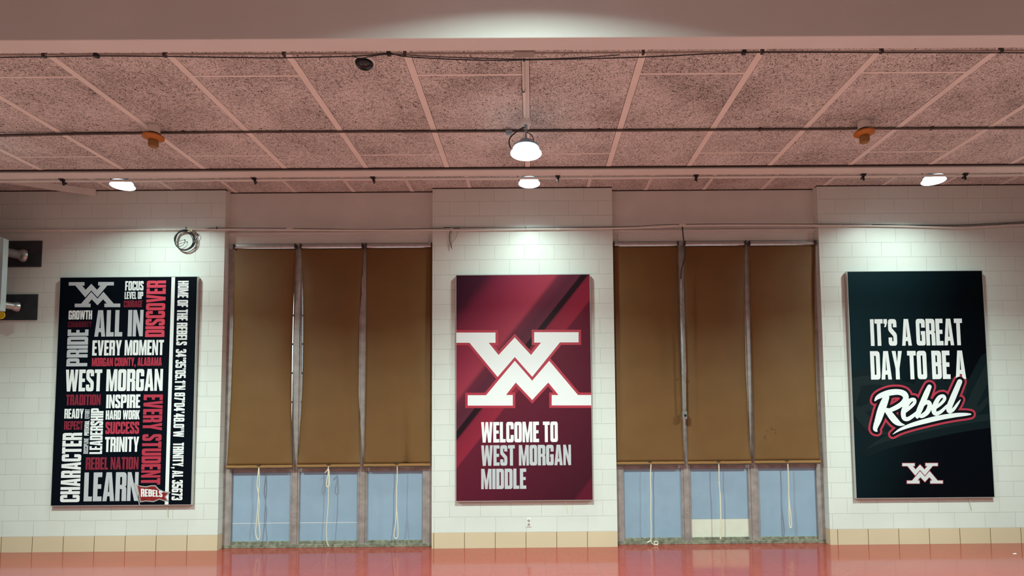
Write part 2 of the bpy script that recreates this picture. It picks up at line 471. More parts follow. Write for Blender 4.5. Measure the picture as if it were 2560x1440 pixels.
# ------------------------------------------------------------------ windows
def window(idx, a, b, bars, cream_bay, seam_bays):
    root = struct(MB().box(a, b, .105, .16, 4.062, 4.128).build('window_%d' % idx, M_alu_light))
    yf = .115
    X = [at(px, 1290, yf).x for px in bars]                # jamb / mullion edges from left to right
    X[0] = a; X[-1] = b
    fr = MB()
    fr.box(X[0], X[1], yf, .24, .02, 4.062); fr.box(X[6], X[7], yf, .24, .02, 4.062)
    fr.box(X[0], X[7], yf+.02, .24, 1.005, 1.10)
    fr.build('frame', M_alu, root, bevel=.003)
    for i in (2, 4):
        w_ = X[i+1]-X[i]
        MB().box(X[i], X[i+1], yf+.012, .24, .02, 4.062).box(X[i]+w_*.24, X[i+1]-w_*.2, yf, .05+yf, .02, 4.062)\
            .build('mullion', M_alu_light if False else M_alu, root, bevel=.003)
        sc = MB()
        for z in (.17, .42, .74): sc.lathe([(.006, -.003), (.006, .0), (.003, .002)], 8, (X[i]+w_*.5, yf, z), axis=(0, -1, 0))
        sc.build('screws', M_steel, root)
    MB().box(X[0], X[7], yf-.005, .24, .0, .045).box(X[0], X[7], yf+.02, .24, .045, .085).build('sill', M_sill, root, bevel=.003)
    for i in range(3):
        x0, x1 = X[2*i+1], X[2*i+2]
        zs = .325 if (i in seam_bays or i == cream_bay) else .085
        MB().box(x0, x1, .150, .175, zs, 1.005).build('infill_panel', M_blue, root)
        if zs > .1:
            p = MB().box(x0, x1, .150, .175, .085, zs-.004)
            o = p.build('lower_panel', M_cream if i == cream_bay else M_blue, root)
            if i == cream_bay: o['label'] = 'cream painted lower panel'
            else:
                MB().box(x0, x1, .1495, .16, zs-.006, zs).build('seam_bead', M_white, root)
        pane = MB().box(x0, x1, .195, .201, 1.10, 4.062).build('pane', M_glass, root)
        mu = MB()
        for z in (1.55, 1.95, 2.35, 2.75, 3.15, 3.55): mu.box(x0, x1, .18, .215, z-.012, z+.012)
        mu.build('glazing_bar', M_alu, root)
    return X


XW1 = window(1, *W1, (556, 577, 724, 746, 892.5, 916, 1056, 1076), -1, (0, 1))
XW2 = window(2, *W2, (1543, 1561, 1706, 1729, 1874, 1900, 2045, 2065), 1, ())


# ------------------------------------------------------------------ roller shades
def cord(pts, r=.0075): return MB().tube(spline(pts, 7), r, 7)


def shade(label, edges, hem_y, curl, cordfun, clip, seed, holes=False, kink=None):
    YS = .062
    (lt, lm, lh), (rt, rm, rh) = edges
    zt = 4.055
    top_py, mid_py = 622, 900
    def X3(t, m, h): return at(t, top_py, YS).x, at(m, mid_py, YS).x, at(h, hem_y, YS).x
    L3, R3 = X3(lt, lm, lh), X3(rt, rm, rh)
    zb = at((lh+rh)/2, hem_y, YS).z
    xm = (L3[0]+R3[0])/2
    root = thing('roller_shade', label, 'window shade', (xm, YS, zb), 'brown roller shades in the two windows')
    def q(P, v):
        # quadratic through v = 0, .52, 1
        a, b, c = P; vm = .52
        return a*(v-vm)*(v-1)/(vm) + b*v*(v-1)/(vm*(vm-1)) + c*v*(v-vm)/(1-vm)
    nu, nv = 26, 80
    mb = MB(); vsx = []
    for j in range(nv+1):
        v = j/nv; z = zt+(zb+.035-zt)*v
        xl, xr = q(L3, v), q(R3, v)
        for i in range(nu+1):
            u = i/nu; x = xl+(xr-xl)*u
            e = abs(2*u-1)
            y = YS + curl*(e**5)*math.sin(PI*min(1, v*1.02))**.7 - .012*(1-e*e)*math.sin(PI*v)
            wv = mnoise.noise(Vector((x*3+seed, z*2.2, seed)))*.006 + mnoise.noise(Vector((x*9+seed, z*5, 3+seed)))*.004*(v**3)
            y += wv*math.sin(PI*min(1, max(0, (1-v)*6)))**.5 if v > .9167 else wv
            if kink: y += .05*math.exp(-((u-kink-(v-1)*.12)/.05)**2)*max(0, (v-.72)/.28)
            vsx.append((x, y, z))
    fs = [(j*(nu+1)+i, j*(nu+1)+i+1, (j+1)*(nu+1)+i+1, (j+1)*(nu+1)+i) for j in range(nv) for i in range(nu)]
    mb.add(vsx, fs)
    fab = mb.build('fabric', [M_fab, M_black], root, smooth=True)
    so = fab.modifiers.new('thickness', 'SOLIDIFY'); so.thickness = .002
    if holes:
        for (px, py) in ((1912, 1092), (1914, 1088), (1919, 1077), (1930, 1073), (1930, 1070), (1938, 1074), (1939, 1082), (1914, 1096)):
            p = at(px, py, YS-.020); MB().lathe([(.005, 0), (.0035, .002)], 8, p, axis=(0, -1, 0)).build('burn_hole', M_black, root)
    # hem pocket with its bar
    xl, xr = L3[2], R3[2]
    hm = MB(); n = 18
    prof = [(-.010, .038), (-.0135, .020), (-.012, .004), (-.004, -.002), (.006, .000), (.009, .018), (.006, .038)]
    vs_ = []
    for i in range(n+1):
        x = xl+(xr-xl)*i/n
        wob = mnoise.noise(Vector((x*14+seed, 1, seed)))*.0022
        for (py_, pz_) in prof: vs_.append((x, YS+py_+wob, zb+pz_+wob))
    m_ = len(prof)
    hm.add(vs_, [(i*m_+k, i*m_+k+1, (i+1)*m_+k+1, (i+1)*m_+k) for i in range(n) for k in range(m_-1)])
    hm.build('hem', M_hem, root, smooth=True)
    MB().box(xl+.004, xr-.004, YS-.011, YS+.006, zb-.012, zb-.001).build('hem_bar', M_dark, root)
    # roller and brackets at the head
    MB().tube([(L3[0]+.012, .070, 4.078), (R3[0]-.012, .070, 4.078)], .022, 14).build('roller', M_alu_light, root, smooth=True)
    for x in (L3[0]+.002, R3[0]-.002):
        MB().box(x-.007, x+.007, .02, .104, 4.052, 4.112).build('bracket', M_dark, root)
    cpx, cpy = clip
    c = at(cpx, cpy, YS-.02)
    MB().box(c.x-.021, c.x+.021, YS-.022, YS-.012, zb+.032, zb+.046).build('cord_clip', M_dark, root)
    for i, (pp, r) in enumerate(cordfun):
        pts = [at(x, y, YS-.018-.004*i) for x, y in pp]
        cord(pts, r).build('pull_cord', M_cord, root, smooth=True)
    return root


B1, B2 = (540, 1080), (1500, 1080)
def zc(o, pts): return [(o[0]+x/4, o[1]+y/4) for x, y in pts]


shade('brown roller shade closest to the word-covered black poster', ((585, 576, 567), (740, 726, 731)), 1170, .05,
      [(zc(B1, [(428, 358), (416, 470), (412, 540), (424, 625), (418, 740), (410, 860), (398, 985), (405, 1050), (426, 1078), (440, 1040), (436, 960), (426, 860), (434, 720), (424, 625), (434, 500), (430, 360)]), .0065)],
      (646, 1161), 1.3)
shade('brown roller shade in the middle of the left window, with a looped pull cord', ((752, 750, 742.5), (907.5, 897, 901)), 1168, .10,
      [(zc(B1, [(1128, 345), (1120, 372), (1122, 420), (1108, 490), (1104, 530), (1118, 550), (1134, 530), (1134, 470), (1128, 375), (1110, 385), (1090, 408)]), .0065),
       (zc(B1, [(1126, 375), (1128, 470), (1124, 570), (1122, 720), (1112, 860), (1104, 960), (1106, 1060), (1112, 1110), (1126, 1140)]), .0055)],
      (821, 1160), 4.1)
shade('brown roller shade left of the maroon banner, puckered at its hem', ((915, 913, 909.5), (1080, 1078, 1076)), 1166, .03,
      [(zc(B1, [(1812, 345), (1812, 470), (1806, 560), (1806, 660), (1804, 780), (1796, 900), (1782, 1010), (1784, 1052), (1800, 1066), (1816, 1050), (1820, 980), (1814, 860), (1806, 760), (1806, 660)]), .0065)],
      (991, 1156), 7.7, kink=.62)
shade('brown roller shade right of the maroon banner, cord end coiled on the sill', ((1534, 1537, 1541), (1694.5, 1702, 1710)), 1161, .025,
      [(zc(B2, [(510, 325), (505, 470), (510, 620), (508, 800), (512, 950), (510, 1060), (508, 1085), (490, 1098), (470, 1106)]), .0075),
       (zc(B2, [(508, 1082), (520, 1112), (550, 1130), (575, 1120), (578, 1100), (560, 1092), (542, 1104), (552, 1122), (580, 1132)]), .006)],
      (1625, 1162), 11.2)
shade('brown roller shade above the cream patch, middle of the right window', ((1711, 1717, 1719.5), (1863, 1868, 1877.5)), 1160, .06,
      [(zc(B2, [(1187, 320), (1190, 430), (1192, 490), (1190, 510), (1204, 640), (1208, 800), (1212, 930), (1210, 1050), (1202, 1058), (1206, 900), (1202, 700), (1196, 560), (1192, 490), (1190, 330)]), .006)],
      (1797, 1151), 14.5)
shade('brown roller shade pocked with small holes, beside the dark teal poster', ((1872.5, 1882, 1886), (2037.5, 2043, 2051)), 1158, .04,
      [(zc(B2, [(1878, 318), (1882, 420), (1886, 530), (1886, 620), (1888, 720), (1890, 830), (1896, 940), (1906, 958), (1914, 930), (1908, 830), (1896, 730), (1886, 620)]), .0075)],
      (1968, 1151), 19.9, holes=True)

# ------------------------------------------------------------------ lettering
S, T_ = .205, .165          # stem and bar of the condensed capitals


def rnd(pts, n=4):
    # pts: (x, y, r) ; rounds each corner by r
    out = []; m = len(pts)
    for i in range(m):
        x, y, r = (*pts[i], 0)[:3] if len(pts[i]) == 2 else pts[i]
        if not r: out.append((x, y)); continue
        p = Vector((x, y)); a = Vector(pts[i-1][:2]); b = Vector(pts[(i+1) % m][:2])
        da, db = (a-p), (b-p); la, lb = da.length, db.length
        rr = min(r, la*.5, lb*.5)
        p0 = p+da/la*rr; p1 = p+db/lb*rr
        for k in range(n+1):
            t = k/n; q = p0*(1-t)**2 + p*2*t*(1-t) + p1*t*t
            out.append((q.x, q.y))
    return out


def rect(x0, y0, x1, y1, r=0): return rnd([(x0, y0, r), (x1, y0, r), (x1, y1, r), (x0, y1, r)])


def glyph(ch):
    s, t, R, ri = S, T_, .14, .035
    w = .50
    if ch in 'O0':
        return w, [(rect(0, 0, w, 1, R), [rect(s, t, w-s, 1-t, ri)])]
    if ch == 'D':
        return w, [(rnd([(0, 0), (w, 0, R), (w, 1, R), (0, 1)]), [rnd([(s, t), (w-s, t, ri), (w-s, 1-t, ri), (s, 1-t)])])]
    if ch == 'C':
        return w, [(rnd([(0, 0, R), (w, 0, R), (w, .36), (w-s, .36), (w-s, t, ri), (s, t, ri), (s, 1-t, ri), (w-s, 1-t, ri), (w-s, .64), (w, .64), (w, 1, R), (0, 1, R)]), [])]
    if ch == 'G':
        return w, [(rnd([(0, 0, R), (w, 0, R*.8), (w, .54), (w*.52, .54), (w*.52, .40), (w-s, .40), (w-s, t, ri), (s, t, ri), (s, 1-t, ri), (w-s, 1-t, ri), (w-s, .67), (w, .67), (w, 1, R), (0, 1, R)]), [])]
    if ch == 'U':
        return w, [(rnd([(0, 0, R), (w, 0, R), (w, 1), (w-s, 1), (w-s, t, ri), (s, t, ri), (s, 1), (0, 1)]), [])]
    if ch == 'S':
        w = .47; s = .2
        return w, [(rnd([(0, 0, R), (w, 0, R), (w, .44, .08), (s, .66, .04), (s, 1-t, ri), (w-s, 1-t, ri), (w-s, .69), (w, .69), (w, 1, R), (0, 1, R), (0, .57, .08), (w-s, .35, .04), (w-s, t, ri), (s, t, ri), (s, .31), (0, .31)]), [])]
    if ch == 'B':
        return w, [(rnd([(0, 0), (w, 0, R), (w, .51, .05), (w-.045, .525), (w, .54, .05), (w, 1, R), (0, 1)]),
                    [rnd([(s, t), (w-s, t, ri), (w-s, .455, ri), (s, .455)]), rnd([(s, .59), (w-s-.01, .59, ri), (w-s-.01, 1-t, ri), (s, 1-t)])])]
    if ch == '8':
        return w, [(rnd([(0, 0, R), (w, 0, R), (w, .50, .05), (w-.04, .525), (w, .55, .05), (w, 1, R), (0, 1, R), (0, .55, .05), (.04, .525), (0, .50, .05)]),
                    [rect(s, t, w-s, .455, ri), rect(s, .59, w-s, 1-t, ri)])]
    if ch == 'P':
        return w, [(rnd([(0, 0), (s, 0), (s, .38), (w, .38, R), (w, 1, R), (0, 1)]), [rnd([(s, .53), (w-s, .53, ri), (w-s, 1-t, ri), (s, 1-t)])])]
    if ch == 'R':
        return w, [(rnd([(0, 0), (s, 0), (s, .42), (w-s, .42, .04), (w-s, 0), (w+.01, 0), (w, .46, .06), (w-.05, .50), (w, .54, .06), (w, 1, R), (0, 1)]), [rnd([(s, .56), (w-s, .56, ri), (w-s, 1-t, ri), (s, 1-t)])])]
    if ch == 'E':
        w = .40; return w, [([(0, 0), (w, 0), (w, t), (s, t), (s, .43), (w-.03, .43), (w-.03, .585), (s, .585), (s, 1-t), (w, 1-t), (w, 1), (0, 1)], [])]
    if ch == 'F':
        w = .39; return w, [([(0, 0), (s, 0), (s, .41), (w-.03, .41), (w-.03, .57), (s, .57), (s, 1-t), (w, 1-t), (w, 1), (0, 1)], [])]
    if ch == 'L':
        w = .38; return w, [([(0, 0), (w, 0), (w, t), (s, t), (s, 1), (0, 1)], [])]
    if ch == 'T':
        w = .45; c = w/2; return w, [([(c-s/2, 0), (c+s/2, 0), (c+s/2, 1-t), (w, 1-t), (w, 1), (0, 1), (0, 1-t), (c-s/2, 1-t)], [])]
    if ch == 'I': return s, [([(0, 0), (s, 0), (s, 1), (0, 1)], [])]
    if ch == 'H':
        return w, [([(0, 0), (s, 0), (s, .42), (w-s, .42), (w-s, 0), (w, 0), (w, 1), (w-s, 1), (w-s, .585), (s, .585), (s, 1), (0, 1)], [])]
    if ch == 'N':
        w = .51; k = .165; return w, [([(0, 0), (k, 0), (k, .55), (w-k-.01, 0), (w, 0), (w, 1), (w-k, 1), (w-k, .45), (k+.01, 1), (0, 1)], [])]
    if ch == 'M':
        w = .66; k = .165; c = w/2; return w, [([(0, 0), (k, 0), (k, .62), (c-.075, 0), (c+.075, 0), (w-k, .62), (w-k, 0), (w, 0), (w, 1), (w-.21, 1), (c, .42), (.21, 1), (0, 1)], [])]
    if ch == 'W':
        w = .76; c = w/2; return w, [([(.10, 0), (.30, 0), (c, .52), (w-.30, 0), (w-.10, 0), (w, 1), (w-.19, 1), (w-.215, .42), (c+.085, 1), (c-.085, 1), (.215, .42), (.19, 1), (0, 1)], [])]
    if ch == 'V':
        w = .54; c = w/2; return w, [([(c-.12, 0), (c+.12, 0), (w, 1), (w-.205, 1), (c, .30), (.205, 1), (0, 1)], [])]
    if ch == 'A':
        w = .54; c = w/2
        return w, [([(0, 0), (.19, 0), (.215, .17), (w-.215, .17), (w-.19, 0), (w, 0), (c+.125, 1), (c-.125, 1)], [[(.238, .32), (w-.238, .32), (c, .80)]])]
    if ch == 'Y':
        w = .53; c = w/2; return w, [([(c-s/2, 0), (c+s/2, 0), (c+s/2, .38), (w, 1), (w-.205, 1), (c, .60), (.205, 1), (0, 1), (c-s/2, .38)], [])]
    if ch == 'K':
        w = .52; return w, [([(0, 0), (s, 0), (s, .30), (.25, .39), (w-.21, 0), (w+.01, 0), (.36, .55), (w, 1), (w-.21, 1), (s, .60), (s, 1), (0, 1)], [])]
    if ch == '1': return .30, [([(.095, 0), (.30, 0), (.30, 1), (.13, 1), (0, .86), (0, .72), (.095, .78)], [])]
    if ch == '3':
        return w, [(rnd([(0, 0, R), (w, 0, R), (w, .50, .05), (w-.05, .525), (w, .55, .05), (w, 1, R), (0, 1, R), (0, .70), (s, .70), (s, 1-t, ri), (w-s, 1-t, ri), (w-s, .60, ri), (.19, .60), (.19, .45), (w-s, .45, ri), (w-s, t, ri), (s, t, ri), (s, .30), (0, .30)]), [])]
    if ch == '4':
        return w, [([(w-.08-s, 0), (w-.08, 0), (w-.08, .20), (w, .20), (w, .35), (w-.08, .35), (w-.08, 1), (.20, 1), (0, .36), (0, .20), (w-.08-s, .20)], [[(.19, .35), (w-.08-s, .35), (w-.08-s, .78)]])]
    if ch == '5':
        return w, [(rnd([(0, 0, R), (w, 0, R), (w, .62, R), (s, .62), (s, 1-t), (w-.02, 1-t), (w-.02, 1), (0, 1), (0, .44), (s, .44), (w-s, .47, .03), (w-s, t, ri), (s, t, ri), (s, .30), (0, .30)]), [])]
    if ch == '6':
        return w, [(rnd([(0, 0, R), (w, 0, R), (w, .60, R), (s, .60), (s, 1-t, ri), (w-s, 1-t, ri), (w-s, .72), (w, .72), (w, 1, R), (0, 1, R)]), [rect(s, t, w-s, .46, ri)])]
    if ch == '7':
        w = .44; return w, [([(.06, 0), (.27, 0), (w, .84), (w, 1), (0, 1), (0, .83), (.235, .83)], [])]
    if ch == ',': return .2, [([(.0, .19), (.0, 0), (.07, 0), (.02, -.15), (.12, -.15), (.2, .05), (.2, .19)], [])]
    if ch == '.': return .2, [(rect(0, 0, .19, .18), [])]
    if ch == "'": return .2, [([(.0, 1), (.0, .82), (.08, .82), (.03, .70), (.12, .70), (.2, .86), (.2, 1)], [])]
    if ch == '"': return .3, [([(.0, 1), (.02, .70), (.10, .70), (.12, 1)], []), ([(.18, 1), (.20, .70), (.28, .70), (.30, 1)], [])]
    if ch == '^': return .25, [(rect(0, .72, .25, 1, .09), [rect(.085, .80, .165, .92, .03)])]      # degree ring
    return .22, []


def text_polys(s, gap=.045):
    x = 0; out = []
    for ch in s:
        wd, polys = glyph(ch)
        for o, hs in polys:
            out.append(([(px+x, py) for px, py in o], [[(px+x, py) for px, py in h] for h in hs]))
        x += wd + (gap if ch != ' ' else 0)
    return out, x-gap


def add_polys(mb, polys, fn, mi=0):
    for o, hs in polys:
        loops = [[Vector((p[0], p[1], 0)) for p in lp] for lp in [o]+hs]
        flat = [p for lp in loops for p in lp]
        tris = tessellate_polygon(loops)
        mb.add([fn(p.x, p.y) for p in flat], [tuple(t) for t in tris], mi)


YP = -.058                       # poster face
LAYER = .0006


def word(root, s, box, m, ori='h', lay=1, conv=None, label=None):
    x0, y0, x1, y1 = box
    if conv:
        (x0, y0), (x1, y1) = conv(x0, y0), conv(x1, y1)
    cx, cy = (x0+x1)/2, (y0+y1)/2
    L, R = at(x0, cy, YP).x, at(x1, cy, YP).x
    T, Bm = at(cx, y0, YP).z, at(cx, y1, YP).z
    polys, wd = text_polys(s)
    Y = YP-LAYER*lay
    if ori == 'h': fn = lambda x, y: (L+(R-L)*x/wd, Y, Bm+(T-Bm)*y)
    elif ori == 'up': fn = lambda x, y: (R-(R-L)*y, Y, Bm+(T-Bm)*x/wd)
    else: fn = lambda x, y: (L+(R-L)*y, Y, T-(T-Bm)*x/wd)
    mb = MB(); add_polys(mb, polys, fn)
    o = mb.build('printed_word', m, root)
    if label: o['label'] = label
    return o


W_POLY = [(190, 766), (635, 766), (635, 868), (567, 868), (666, 990), (828, 815), (990, 990), (1090, 866), (1022, 866), (1022, 762), (1466, 762), (1466, 864), (1280, 864), (1002, 1208), (828, 1010), (656, 1210), (375, 868), (190, 868)]
M_POLY = [(828, 1048), (1002, 1247), (1172, 1048), (1460, 1390), (1647, 1390), (1647, 1494), (1197, 1494), (1197, 1390), (1265, 1390), (1163, 1266), (1002, 1440), (838, 1266), (740, 1390), (808, 1390), (808, 1496), (357, 1496), (357, 1392), (540, 1392)]


def offset_poly(P, d):
    n = len(P); area = sum(P[i][0]*P[(i+1) % n][1]-P[(i+1) % n][0]*P[i][1] for i in range(n))
    sg = 1 if area > 0 else -1
    out = []
    for i in range(n):
        a, p, b = Vector(P[i-1]), Vector(P[i]), Vector(P[(i+1) % n])
        e1 = (p-a).normalized(); e2 = (b-p).normalized()
        n1 = Vector((e1.y, -e1.x))*sg; n2 = Vector((e2.y, -e2.x))*sg
        mm = n1+n2; L = mm.length_squared
        k = 2/L if L > .25 else 4
        out.append(tuple(p+mm*d*k))
    return out


def clip_box(o, x0, x1, z0, z1):
    off = o.parent.location
    bm = bmesh.new(); bm.from_mesh(o.data)
    for co, no in (((x0, 0, 0), (-1, 0, 0)), ((x1, 0, 0), (1, 0, 0)), ((0, 0, z0), (0, 0, -1)), ((0, 0, z1), (0, 0, 1))):
        bmesh.ops.bisect_plane(bm, geom=bm.verts[:]+bm.edges[:]+bm.faces[:], plane_co=Vector(co)-off, plane_no=no, clear_outer=True)
    bm.to_mesh(o.data); bm.free()


def emblem(root, conv, m_fill, m_edge=None, edge=0, lay=1, clip=None):
    def fn(lay): return lambda x, y: tuple(Vector((at(*conv(x, y), YP).x, YP-LAYER*lay, at(*conv(x, y), YP).z)))
    if m_edge:
        e = MB()
        for P, dl in ((W_POLY, 0), (M_POLY, .45)): add_polys(e, [(offset_poly(P, edge), [])], fn(lay+dl))
        o = e.build('emblem_outline', m_edge, root)
        if clip: clip_box(o, *clip)
    f = MB()
    for P in (W_POLY, M_POLY): add_polys(f, [(P, [])], fn(lay+1))
    o = f.build('printed_emblem', m_fill, root)
    if clip: clip_box(o, *clip)


def poster(label, x0, x1, z0, z1, face_mat):
    root = thing('wall_poster', label, 'poster', (x0, YP, z1))
    MB().box(x0, x1, YP, -.012, z0, z1).build('face_panel', face_mat, root)
    fr = MB(); e = .007
    fr.box(x0-e, x0, YP-.001, -.012, z0-e, z1+e).box(x1, x1+e, YP-.001, -.012, z0-e, z1+e)
    fr.box(x0, x1, YP-.001, -.012, z1, z1+e).box(x0, x1, YP-.001, -.012, z0-e, z0)
    fr.build('edge_frame', M_poster_edge, root)
    for x in (x0+.2, x1-.2): MB().box(x-.05, x+.05, -.012, -.0005, z0+.2, z1-.2).build('mounting_batten', M_dark, root)
    return root


# --- word-covered poster on the left
PL = poster('black wall poster covered in white and crimson words with a red pennant', -6.228, -4.396, .614, 3.641, M_blackposter)
z1c = lambda x, y: (x/4.1145, 640+y/4.1145)
z2c = lambda x, y: (x/4.1145, 960+y/4.1145)
WH, GR = M_print_white, M_print_grey
for s, b, m, o in (('FOCUS', (1288, 258, 1477, 355), WH, 'h'), ('LEVEL UP', (1282, 368, 1473, 442), WH, 'h'), ('COURAGE', (1273, 458, 1465, 527), M_crim2, 'h'),
                   ('DISCOVER', (1502, 253, 1700, 833), M_pink, 'up'), ('GROWTH', (706, 560, 948, 653), WH, 'h'), ('COMMUNITY', (698, 672, 943, 733), M_crim3, 'h'),
                   ('ALL IN', (975, 556, 1473, 828), GR, 'h'), ('PRIDE', (690, 756, 904, 1135), GR, 'up'), ('EVERY MOMENT', (950, 865, 1685, 1022), WH, 'h'),
                   ('MORGAN COUNTY, ALABAMA', (945, 1045, 1665, 1132), M_crim, 'h'), ('WEST MORGAN', (675, 1165, 1675, 1390), WH, 'h'),
                   ('HOME OF THE REBELS', (1822, 255, 1932, 918), WH, 'down'), ('34^35\'05.1"N', (1803, 958, 1912, 1376), WH, 'down')):
    word(PL, s, b, m, o, conv=z1c)
for s, b, m, o in (('TRADITION', (680, 108, 1035, 218), M_crim2, 'h'), ('INSPIRE', (1093, 108, 1443, 248), WH, 'h'), ('EVERY STUDENT', (1464, 108, 1662, 1035), M_crim, 'down'),
                   ('READY', (663, 255, 860, 355), WH, 'h'), ('EFFORT', (874, 258, 922, 357), GR, 'up'), ('POTENTIAL', (869, 377, 917, 530), WH, 'up'),
                   ('DISCIPLINE', (861, 557, 909, 718), GR, 'up'), ('REPECT', (660, 382, 852, 470), M_crim2, 'h'), ('LEADERSHIP', (928, 250, 1058, 720), WH, 'up'),
                   ('HARD WORK', (1088, 270, 1437, 365), WH, 'h'), ('SUCCESS', (1085, 388, 1432, 513), M_crim, 'h'), ('TRINITY', (1080, 543, 1430, 698), WH, 'h'),
                   ('CHARACTER', (632, 503, 832, 1215), WH, 'up'), ('REBEL NATION', (882, 752, 1425, 880), M_crim2, 'h'), ('LEARN', (865, 908, 1423, 1205), GR, 'h'),
                   ('87^04\'48.0"W', (1788, 88, 1898, 545), WH, 'down'), ('TRINITY, AL 35673', (1773, 603, 1884, 1195), WH, 'down')):
    word(PL, s, b, m, o, conv=z2c)
a0 = at(*z1c(1778, 400), YP).x
MB().box(a0-.024, a0+.024, YP-.0006, YP, .616, 3.639).build('printed_stripe', WH, PL)
def zl(x, y):                     # emblem of the left poster
    return z1c(708+(x-190)*(1172-708)/1276, 268+(y-764)*(527-268)/732)
emblem(PL, zl, GR)
# pennant
pn = MB(); flag = [(1400, 1030), (1440, 1045), (1500, 1052), (1560, 1040), (1600, 1040), (1640, 1082), (1690, 1104), (1757, 1112), (1706, 1160), (1738, 1212), (1690, 1206), (1640, 1190), (1580, 1215), (1500, 1208), (1440, 1218)]
fnl = lambda lay, cv: (lambda x, y: (at(*cv(x, y), YP).x, YP-LAYER*lay, at(*cv(x, y), YP).z))
add_polys(pn, [(flag, [])], fnl(2, z2c), 0)
fi = [(1416, 1044), (1445, 1058), (1502, 1064), (1560, 1052), (1595, 1052), (1633, 1093), (1686, 1116), (1730, 1122), (1692, 1160), (1718, 1198), (1690, 1194), (1642, 1178), (1578, 1203), (1502, 1196), (1450, 1205)]
add_polys(pn, [(fi, [])], fnl(3, z2c), 1)
add_polys(pn, [([(1372, 1018), (1384, 1016), (1442, 1244), (1432, 1246)], [])], fnl(3, z2c), 0)
tp, wd = text_polys('REBELS', .06)
def pfn(x, y):
    u = x/wd; h = 84-22*u
    return fnl(4, z2c)(1450+222*u, 1160+ -4*math.sin(u*PI)-h*y + 4*u)
add_polys(pn, tp, pfn, 2)
pn.build('printed_pennant', [M_ink if False else mat('pennant_border', (.35, .34, .34), .5), mat('pennant_red', (.26, .010, .014), .5, var=.4, vscale=30), WH], PL)['label'] = 'red pennant with white lettering'

# --- maroon banner in the middle
PC = poster('maroon wall banner with a large white monogram above three lines of welcome lettering', -.913, .883, .627, 3.634, M_banner)
c3 = lambda x, y: (1080+x/4, 640+y/4)
emblem(PC, c3, M_print_white, mat('red_outline_ink', (.40, .018, .045), .5), 25, clip=(-.912, .882, .63, 3.63))
c4 = lambda x, y: (1080+x/4, 990+y/4)
for s, b, m in (('WELCOME TO', (492, 258, 1258, 463), WH), ('WEST MORGAN', (492, 490, 1390, 695), M_print_grey), ('MIDDLE', (492, 727, 942, 930), M_print_grey)):
    word(PC, s, b, m, conv=c4)

# --- dark poster on the right
PR = poster('dark teal wall poster with white brush-script lettering and a small white monogram', 4.371, 6.196, .618, 3.646, M_night)
c5 = lambda x, y: (2060+x/4.8, 640+y/4.8)
c6 = lambda x, y: (2060+x/4.1145, 930+y/4.1145)
word(PR, "IT'S A GREAT", (555, 755, 1660, 1075), WH, conv=c5, lay=5)
word(PR, 'DAY TO BE A', (556, 1138, 1696, 1479), WH, conv=c5, lay=5)
def zr(x, y): return c6(805+(x-190)*(1170-805)/1276, 938+(y-764)*(1147-938)/732)
emblem(PR, zr, mat('silver_ink', (.62, .64, .66), .5), M_crim2, 22, lay=1)
STROKES = [[(522, 295, 12), (548, 262, 40), (600, 236, 56), (680, 212, 62), (765, 206, 58), (822, 226, 62), (840, 268, 58), (806, 322, 52), (735, 368, 48), (655, 402, 40)],
           [(640, 262, 60), (615, 320, 76), (585, 400, 80), (556, 490, 70), (530, 560, 52), (526, 590, 40), (546, 612, 8)],
           [(650, 398, 56), (690, 452, 66), (735, 505, 64), (778, 535, 40), (828, 544, 6)],
           [(822, 412, 34), (880, 368, 34), (928, 318, 34), (926, 284, 34), (886, 292, 42), (842, 345, 52), (815, 415, 52), (822, 472, 46), (858, 484, 42), (912, 452, 38), (960, 410, 28)],
           [(1082, 152, 46), (1052, 222, 58), (1014, 310, 58), (980, 392, 58), (958, 450, 44), (960, 470, 20)],
           [(985, 372, 34), (1032, 322, 40), (1072, 312, 44), (1086, 352, 50), (1060, 412, 50), (1012, 450, 44), (985, 455, 30)],
           [(1138, 372, 30), (1196, 330, 32), (1238, 280, 34), (1226, 248, 34), (1184, 262, 42), (1146, 326, 50), (1128, 394, 50), (1146, 428, 42), (1200, 408, 36), (1262, 348, 26)],
           [(1394, 100, 52), (1356, 190, 58), (1316, 285, 60), (1284, 368, 58), (1290, 404, 42), (1328, 386, 34), (1374, 325, 24), (1402, 284, 6)],
           [(706, 640, 4), (780, 592, 26), (900, 545, 42), (1050, 503, 50), (1200, 468, 50), (1350, 444, 44), (1450, 436, 32), (1506, 434, 14)]]


